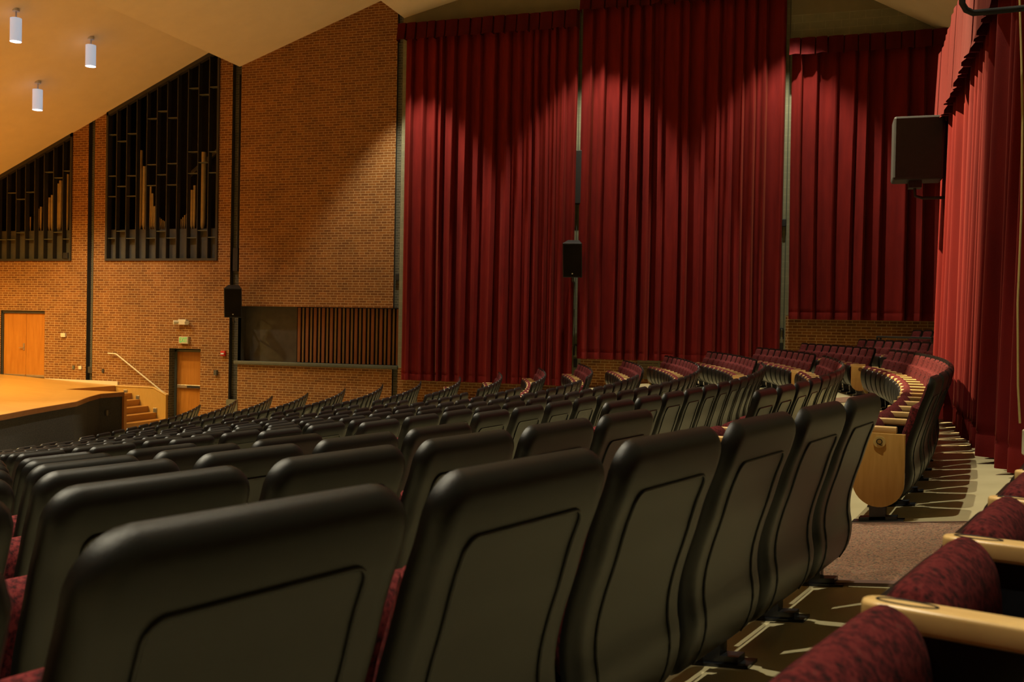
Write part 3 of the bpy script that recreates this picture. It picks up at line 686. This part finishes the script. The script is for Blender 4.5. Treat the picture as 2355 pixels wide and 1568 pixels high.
# ------------------------------------------------------------------ theatre seats
SLOPE = .125
BACK = [(-0.03, 0.86), (-0.02, 0.8), (-0.002, 0.735), (0.026, 0.66), (0.052, 0.57), (0.078, 0.49), (0.097, 0.412), (0.101, 0.344), (0.091, 0.27), (0.1, 0.2), (0.128, 0.14), (0.175, 0.1), (0.245, 0.078)]
PAN = [(.458, .535), (.478, .465), (.484, .385), (.468, .285), (.43, .19), (.36, .13), (.285, .105)]
def shell_mesh(name, prof, W, rt, rb, Rw, sign, mat, inner=None, hi=True):
    cur = catmull(prof, 0); L = cur[1][-1]
    if hi: vv = [0, .003, .009, .017, .027, .038, .052, .07, .09]
    else: vv = [0, .006, .02, .04, .08]
    if inner:
        g, vt, dp = inner; vv += [vt-.012, vt-.004, vt, vt+.004, vt+.009, vt+.016] if hi else [vt-.01, vt, vt+.012]
    nrow = 22 if hi else 8; v0 = vv[-1]; vend = L-.10
    vv += [v0+(vend-v0)*(k+1)/nrow for k in range(nrow)]
    vv += [L-.07, L-.045, L-.025, L-.012, L-.004, L] if hi else [L-.05, L-.02, L]
    vv = sorted(set(round(v, 5) for v in vv))
    gi = inner[0] if inner else W*.6
    inn = [-gi-.010, -gi-.003, -gi+.002, -gi+.008, -gi+.02, -gi*.6, -gi*.25, gi*.25, gi*.6, gi-.02, gi-.008, gi-.002, gi+.003, gi+.010] if hi and inner else [-gi, -gi*.4, gi*.4, gi]
    out = [.12, .3, .5, .68, .82, .92, .98, 1.] if hi else [.4, .75, 1.]
    def hw(v):
        if v < rt: return W-rt+math.sqrt(max(0, rt*rt-(rt-v)**2))
        if v > L-rb: return W-rb+math.sqrt(max(0, rb*rb-(rb-(L-v))**2))
        return W
    def sdf(x, v, W_, v0, v1, ra, rb_):
        x = abs(x); r = ra if v < (v0+v1)/2 else rb_; dv = min(v-v0, v1-v)
        if dv < r and x > W_-r: return r-math.hypot(x-(W_-r), r-dv)
        return min(W_-x, dv)
    bm = bmesh.new(); G = [[], []]
    for v in vv:
        p, d = along(cur, v); nrm = Vector((-d.y, d.x, 0)) if sign > 0 else Vector((d.y, -d.x, 0))
        h = hw(v); e = abs(inn[0])
        xs = [-(e+(h-e)*t) for t in out[::-1]]+inn+[e+(h-e)*t for t in out]
        for side in (0, 1):
            row = []
            for x in xs:
                if side == 0:
                    dd = max(0, min(1, sdf(x, v, W, 0, L, rt, rb)/Rw)); off = Rw*(1-math.sqrt(max(0, 1-(1-dd)**2)))
                    if inner:
                        q = sdf(x, v, g, vt, L+.3, .032, .032); off += dp*max(0, min(1, (q+.004)/.010))
                else: off = Rw
                row.append(bm.verts.new((x, p.x+nrm.x*off, p.y+nrm.y*off)))
            G[side].append(row)
    for side in (0, 1):
        for A, B in zip(G[side], G[side][1:]):
            for k in range(len(A)-1):
                q = (A[k], A[k+1], B[k+1], B[k])
                bm.faces.new(q if side == 0 else q[::-1])
    bmesh.ops.remove_doubles(bm, verts=bm.verts[:], dist=.0004)
    if inner:                                   # raised bead round the back panel
        g, vt, dp = inner; rc = .032; path = []
        ve = L-.13; m = 14 if hi else 5
        path += [(-g, ve-(ve-vt-rc)*k/m) for k in range(m)]
        path += [(-g+rc-rc*math.cos(t), vt+rc-rc*math.sin(t)) for t in [math.pi/2*k/6 for k in range(7)]]
        path += [(-g+rc+(2*g-2*rc)*k/6, vt) for k in range(1, 6)]
        path += [(g-rc+rc*math.sin(t), vt+rc-rc*math.cos(t)) for t in [math.pi/2*k/6 for k in range(7)]]
        path += [(g, vt+rc+(ve-vt-rc)*(k+1)/m) for k in range(m)]
        P3 = []
        for x, v in path:
            p, d = along(cur, v); P3.append((x, p.x+d.y*.0012, p.y-d.x*.0012))
        tube(bm, P3, .0042, 8 if hi else 4)
    return finish(bm, name, mat, 1.3)
def back_cushion_mesh(hi):
    cur = catmull(BACK, 0); W = .268; v0, v1 = .035, .60
    m = 16 if hi else 7
    bm = bmesh.new(); G = [[], []]
    vl = [.035, .039, .047, .06, .08, .12, .16, .19, .197, .204, .215, .24, .28, .33, .40, .47, .53, .565, .585, .596, .60] if hi else [.035, .05,   .08, .17, .195, .215, .25, .36, .54, .58, .60]
    for v in vl:
        p, d = along(cur, v); nrm = Vector((-d.y, d.x, 0))
        for side in (0, 1):
            row = []
            for j in range(m+1):
                u = -math.cos(math.pi*j/m); cr = .05; dv = min(v-v0, v1-v); st = max(0, min(1, (v-.195)/.02))
                Wv = .246+.038*st
                w_ = Wv if dv > cr else Wv-cr+math.sqrt(max(0, cr*cr-(cr-dv)**2))
                x = u*w_
                if side == 0:
                    dd = min(dv, w_-abs(x))
                    off = .038+(.022+.030*st)*math.sqrt(min(1, max(0, dd)/.04))
                else: off = .036
                row.append(bm.verts.new((x, p.x+nrm.x*off, p.y+nrm.y*off)))
            G[side].append(row)
    for side in (0, 1):
        for A, B in zip(G[side], G[side][1:]):
            for k in range(m): bm.faces.new((A[k], A[k+1], B[k+1], B[k]))
    for A, B in ((G[0][0], G[1][0]), (G[0][-1], G[1][-1]), ([r[0] for r in G[0]], [r[0] for r in G[1]]), ([r[-1] for r in G[0]], [r[-1] for r in G[1]])):
        for k in range(len(A)-1):
            try: bm.faces.new((A[k], A[k+1], B[k+1], B[k]))
            except ValueError: pass
    bmesh.ops.remove_doubles(bm, verts=bm.verts[:], dist=.0005)
    return finish(bm, 'back_cushion', M['fabric'], 1.0)
SECT = [(.447, .50), (.428, .546), (.392, .574), (.356, .563), (.328, .527), (.313, .465), (.308, .38), (.305, .28), (.335, .21), (.39, .235), (.436, .33), (.453, .425)]
def seat_cushion_mesh(hi):
    P = SECT+SECT[:3]; cur = catmull(P, 0); k0 = 0
    pts = [q for q in cur[0][:20*len(SECT)]][::(5 if hi else 14)]
    cx = sum(p.x for p in pts)/len(pts); cy = sum(p.y for p in pts)/len(pts)
    st = [(-.268, .70), (-.262, .84), (-.25, .93), (-.228, .98), (-.18, 1.), (0, 1.01), (.18, 1.), (.228, .98), (.25, .93), (.262, .84), (.268, .70)] if hi else [(-.265, .75), (-.235, .97), (0, 1.), (.235, .97), (.265, .75)]
    bm = bmesh.new(); R = []
    for x, s in st: R.append([bm.verts.new((x, cx+(p.x-cx)*s, cy+(p.y-cy)*s)) for p in pts])
    n = len(pts)
    for A, B in zip(R, R[1:]):
        for k in range(n): bm.faces.new((A[k], A[(k+1) % n], B[(k+1) % n], B[k]))
    bm.faces.new(R[0][::-1]); bm.faces.new(R[-1])
    return finish(bm, 'seat_cushion', M['fabric'], 1.0)
def arm_mesh(hi):
    bm = bmesh.new(); n = 8 if hi else 3; hw = .031
    out = [(hw, .185)]+[(hw*math.cos(math.pi*k/n), .415+.032*math.sin(math.pi*k/n)) for k in range(n+1)]+[(-hw, .185)]
    prism(bm, out, 'z', .513, .555)
    if hi: bmesh.ops.bevel(bm, geom=[e for e in bm.edges if abs(e.verts[0].co.z-e.verts[1].co.z) < 1e-5], offset=.008, segments=3, profile=.5, affect='EDGES')
    return finish(bm, 'armrest', M['maple'], .6)
def pedestal_mesh():
    bm = bmesh.new()
    prism(bm, [(.16, .51), (.40, .51), (.385, .34), (.345, .20), (.33, .02-.33*SLOPE), (.235, .02-.235*SLOPE), (.235, .20), (.19, .34)], 'x', -.016, .016)
    prism(bm, [(.235, .20), (.33, .20), (.33, .015-.33*SLOPE), (.235, .015-.235*SLOPE)], 'x', -.035, .035)
    for (x, f0, f1, h0, h1) in ((.05, .13, .43, -.004, .012), (.035, .17, .39, .012, .035)):
        v = [bm.verts.new((sx*x, f, z-f*SLOPE)) for z in (h0, h1) for sx, f in ((-1, f0), (1, f0), (1, f1), (-1, f1))]
        for q in ((0,3,2,1),(4,5,6,7),(0,1,5,4),(1,2,6,5),(2,3,7,6),(3,0,4,7)): bm.faces.new([v[i] for i in q])
    return finish(bm, 'pedestal', M['foot'])
def end_panel_mesh():
    bm = bmesh.new(); n = 16; c, r = .283, .152
    out = [(c+r, .515), (c-r, .515)]+[(c-r*math.cos(math.pi*k/n), .215-.155*math.sin(math.pi*k/n)) for k in range(n+1)]
    prism(bm, out, 'x', -.014, .014)
    bmesh.ops.bevel(bm, geom=[e for e in bm.edges if abs(e.verts[0].co.x-e.verts[1].co.x) < 1e-5], offset=.004, segments=2, profile=.5, affect='EDGES')
    return finish(bm, 'end_panel', M['maple_panel'], .6)
def disc_mesh(mat):
    bm = bmesh.new(); cyl(bm, (-.003, 0, 0), (.003, 0, 0), .036, n=28); return finish(bm, 'row_plaque', mat, .7)
def oval_mesh():
    bm = bmesh.new(); tube(bm, [(.016*math.cos(t), .375+.048*math.sin(t), .5555) for t in [2*math.pi*k/40 for k in range(41)]], .0018, 6)
    return finish(bm, 'oval_inlay', M['ink'], .8)
KIT = {}
for hi in (True, False):
    KIT[hi] = dict(back_shell=shell_mesh('back_shell', BACK, .299, .085, .15, .042, 1, M['plastic'], (.200, .122, .0), hi),
                   back_cushion=back_cushion_mesh(hi),
                   seat_pan=shell_mesh('seat_pan', PAN, .276, .05, .09, .03, -1, M['plastic'], None, hi),
                   seat_cushion=seat_cushion_mesh(hi), armrest=arm_mesh(hi))
PED, PANEL, DISC, DISCB, OVAL = pedestal_mesh(), end_panel_mesh(), disc_mesh(M['plaque']), disc_mesh(M['plaque_brown']), oval_mesh()
ORD = 'first second third fourth fifth sixth seventh eighth ninth tenth eleventh twelfth thirteenth fourteenth fifteenth sixteenth seventeenth eighteenth nineteenth twentieth'.split()
def child(name, me, root, x=0., parent=None):
    o = bpy.data.objects.new(name, me); C.objects.link(o); o.parent = parent or root; o.location = (x, 0, 0)
    return o
STUFF = []       # transforms of the seats that show smallest
def seat(r, a0, hi, label, group, first=False, last=False, plaque=None, inlay=False, inset=False):
    """one tip-up seat between arc positions a0 and a0 + one seat width"""
    da = SW/r; a = a0+da/2; loc = polar(r, a); half = r*math.sin(da/2)
    root = empty('theater_seat', loc, PSI0+a+math.pi/2); tag(root, label, 'seat', group)
    kit = KIT[hi]
    for n in ('back_shell', 'back_cushion', 'seat_pan', 'seat_cushion'): child(n, kit[n], root)
    ends = [-half]+([half] if last else [])
    for k, x in enumerate(ends):
        at_end = (k == 1) or first
        ar = child('armrest', kit['armrest'], root, x)
        if inlay: child('oval_inlay', OVAL, root, 0, ar)
        child('pedestal', PED, root, x)
        if at_end and (first or last):
            ep = child('end_panel', PANEL, root, x-.031 if k == 0 else x+(-.05 if inset else .031))
            if plaque and ((k == 0) == first):
                d = child('row_plaque', DISC if plaque != '.' else DISCB, root, 0, ep)
                sx = -1 if first and k == 0 else 1
                d.location = (sx*.016, .278, .462)
                if plaque != '.':
                    q = text(ep, plaque, .05, M['ink'], (sx*.0205, .278, .462), (math.pi/2, 0, -math.pi/2 if sx < 0 else math.pi/2), 'row_letter')
    return root
#        near block count, middle first/last, far count per row (row Q first, then down towards the stage)
ROWS = [(8, 0, 18, 10), (7, 0, 18, 10), (6, 0, 17, 11), (5, 0, 17, 11), (4, 0, 16, 11), (3, 0, 16, 12), (2, 0, 15, 12), (1, 0, 15, 12), (1, 0, 14, 12), (1, 0, 14, 12), (1, 1, 13, 13), (1, 2, 13, 13), (1, 3, 12, 13), (1, 4, 12, 14), (1, 5, 11, 14), (1, 7, 11, 14)]
def rowname(i): return 'row Q' if i == 0 else '%s row below row Q' % ORD[i-1]
# seats that show only a sliver in the picture; they go into one object of kind stuff
SMALL = {('f', 3): [0,1,2], ('f', 4): [1,2,3,4,5], ('f', 5): [1,2,3,4,5,6,7], ('f', 6): [1,2,3,4,5,6,7,8,9], ('f', 7): [2,3,4,5,6,7,8,9,10,11], ('f', 8): [3,4,5,6,7,8,9,10,11], ('f', 9): [4,7,8,9,10,11], ('f', 10): [7,8,9,10,11,12], ('f', 11): [6,7,8,9,10,11,12], ('f', 12): [5,7,8,9,10,11,12], ('f', 13): [4,7,8,9,10,11,12,13], ('f', 14): [1,5,8,9,10,11,12,13], ('f', 15): [0,3,6,9,10,11,12,13], ('m', 1): [9,10,11,12,13], ('m', 2): [12,13,14,15,16], ('m', 3): [14,15,16], ('m', 9): [0], ('m', 10): [1,3,8], ('m', 11): [2,3,4,5,8,9], ('m', 12): [3,4,5,6,7,8,9,10], ('m', 13): [4,5,6,7,8,9,10,11], ('m', 14): [5,6,7,8,9,10], ('m', 15): [7,8,9,10], ('n', 0): [6,7], ('n', 1): [5,6], ('n', 2): [5], ('n', 3): [4], ('n', 4): [2,3], ('n', 5): [1,2], ('n', 6): [0,1], ('n', 7): [0], ('n', 8): [0], ('n', 9): [0], ('n', 10): [0], ('n', 11): [0], ('n', 12): [0], ('n', 13): [0], ('n', 14): [0], ('n', 15): [0]}
SKIP = {(b, i, k) for (b, i), v in SMALL.items() for k in v}
def build_seats():
    for i, (nn, m0, m1, nf) in enumerate(ROWS):
        r = RA-i*DR
        for k in range(nn):
            if ('n', i, k) in SKIP:
                STUFF.append((r, A_AISLE0-(k+1)*SW/r)); continue
            seat(r, A_AISLE0-(k+1)*SW/r, i < 4, 'black-backed folding seat, %s from the carpeted aisle, %s, near block' % (ORD[k], rowname(i)),
                 'folding seats in the near block', last=(k == 0), inset=True)
        for k in range(m0, m1):
            if ('m', i, k) in SKIP:
                STUFF.append((r, A_AISLE1+k*SW/r)); continue
            seat(r, A_AISLE1+k*SW/r, i < 3, 'black-backed folding seat, %s from the carpeted aisle, %s, middle block' % (ORD[k], rowname(i)),
                 'folding seats in the middle block', first=(k == 0), last=(k == m1-1), plaque=('Q' if i == 0 else None) if k == 0 else None)
        for k in range(nf):
            if ('f', i, k) in SKIP:
                STUFF.append((r, B_AISLE1+k*SW/r)); continue
            seat(r, B_AISLE1+k*SW/r, False, 'maroon folding seat, %s from the far aisle, %s, curtain block' % (ORD[k], rowname(i)),
                 'folding seats along the curtained wall', first=(k == 0), last=(k == nf-1), plaque='.' if k == 0 else None)
    r = RA+DR                                   # the row of the viewpoint
    for k in range(1, 6):
        seat(r, (k+.54)*SW/r, True, 'maroon folding seat with pale wood arms, %s from the aisle, row behind row Q' % ORD[5-k],
             'folding seats in the row behind row Q', last=(k == 5), inlay=True)
    for k in range(0, 9):                       # far block behind row Q
        seat(r, .482+k*SW/r, False, 'maroon folding seat, %s from the rear curtain, row just below the black rail' % ORD[k],
             'folding seats behind row Q along the curtained wall', first=(k == 0), last=(k == 8))
    r = RA+3*DR
    for k in range(0, 3):
        seat(r, .631+k*SW/r, False, 'lone maroon folding seat above the black rail, %s from the rear curtain' % ORD[k],
             'folding seats above the black rail', first=(k == 0), last=(k == 2))
build_seats()
def build_stuff():
    parts = [(KIT[False][n], 0) for n in ('back_shell', 'back_cushion', 'seat_pan', 'seat_cushion')]
    parts += [(KIT[False]['armrest'], -1), (KIT[False]['armrest'], 1), (PED, -1)]
    mats = [M['plastic'], M['fabric'], M['maple'], M['foot']]; V = []; F = []; MI = []; SM = []
    for r, a0 in STUFF:
        da = SW/r; a = a0+da/2; T = Matrix.Translation(polar(r, a)) @ Matrix.Rotation(PSI0+a+math.pi/2, 4, 'Z'); half = r*math.sin(da/2)
        for me, sx in parts:
            n0 = len(V); V += [tuple(T @ (v.co+Vector((sx*half, 0, 0)))) for v in me.vertices]
            mi = mats.index(me.materials[0])
            for p in me.polygons: F.append([n0+i for i in p.vertices]); MI.append(mi); SM.append(p.use_smooth)
    me = bpy.data.meshes.new('distant_seats'); me.from_pydata(V, [], F)
    for m in mats: me.materials.append(m)
    me.polygons.foreach_set('material_index', MI); me.polygons.foreach_set('use_smooth', SM); me.update()
    tag(link_mesh('distant_seats', me), 'many more folding seats of the same kind, mostly hidden behind the rows before them', 'seats', kind='stuff')
build_stuff()
# black rail behind the last row along the curtains
rr = RA+1.85*DR
t = empty('guard_rail', polar(rr, .60)); tag(t, 'black guard rail behind the rearmost maroon seats by the curtain', 'rail')
t.rotation_euler = (0, 0, 0); b0 = polar(rr, .60)
def railf(b):
    pts = [polar(rr, a, 3.475)-b0 for a in (.572, .60, .63, .658)]
    tube(b, pts, .024)
simple('top_bar', M['black'], t, railf, .8)
for a in (.658, .6525, .572):
    p = polar(rr, a)-b0
    simple('post', M['black'], t, lambda b: cyl(b, (p.x, p.y, p.z-.05), (p.x, p.y, 3.47-b0.z), .026), .8)
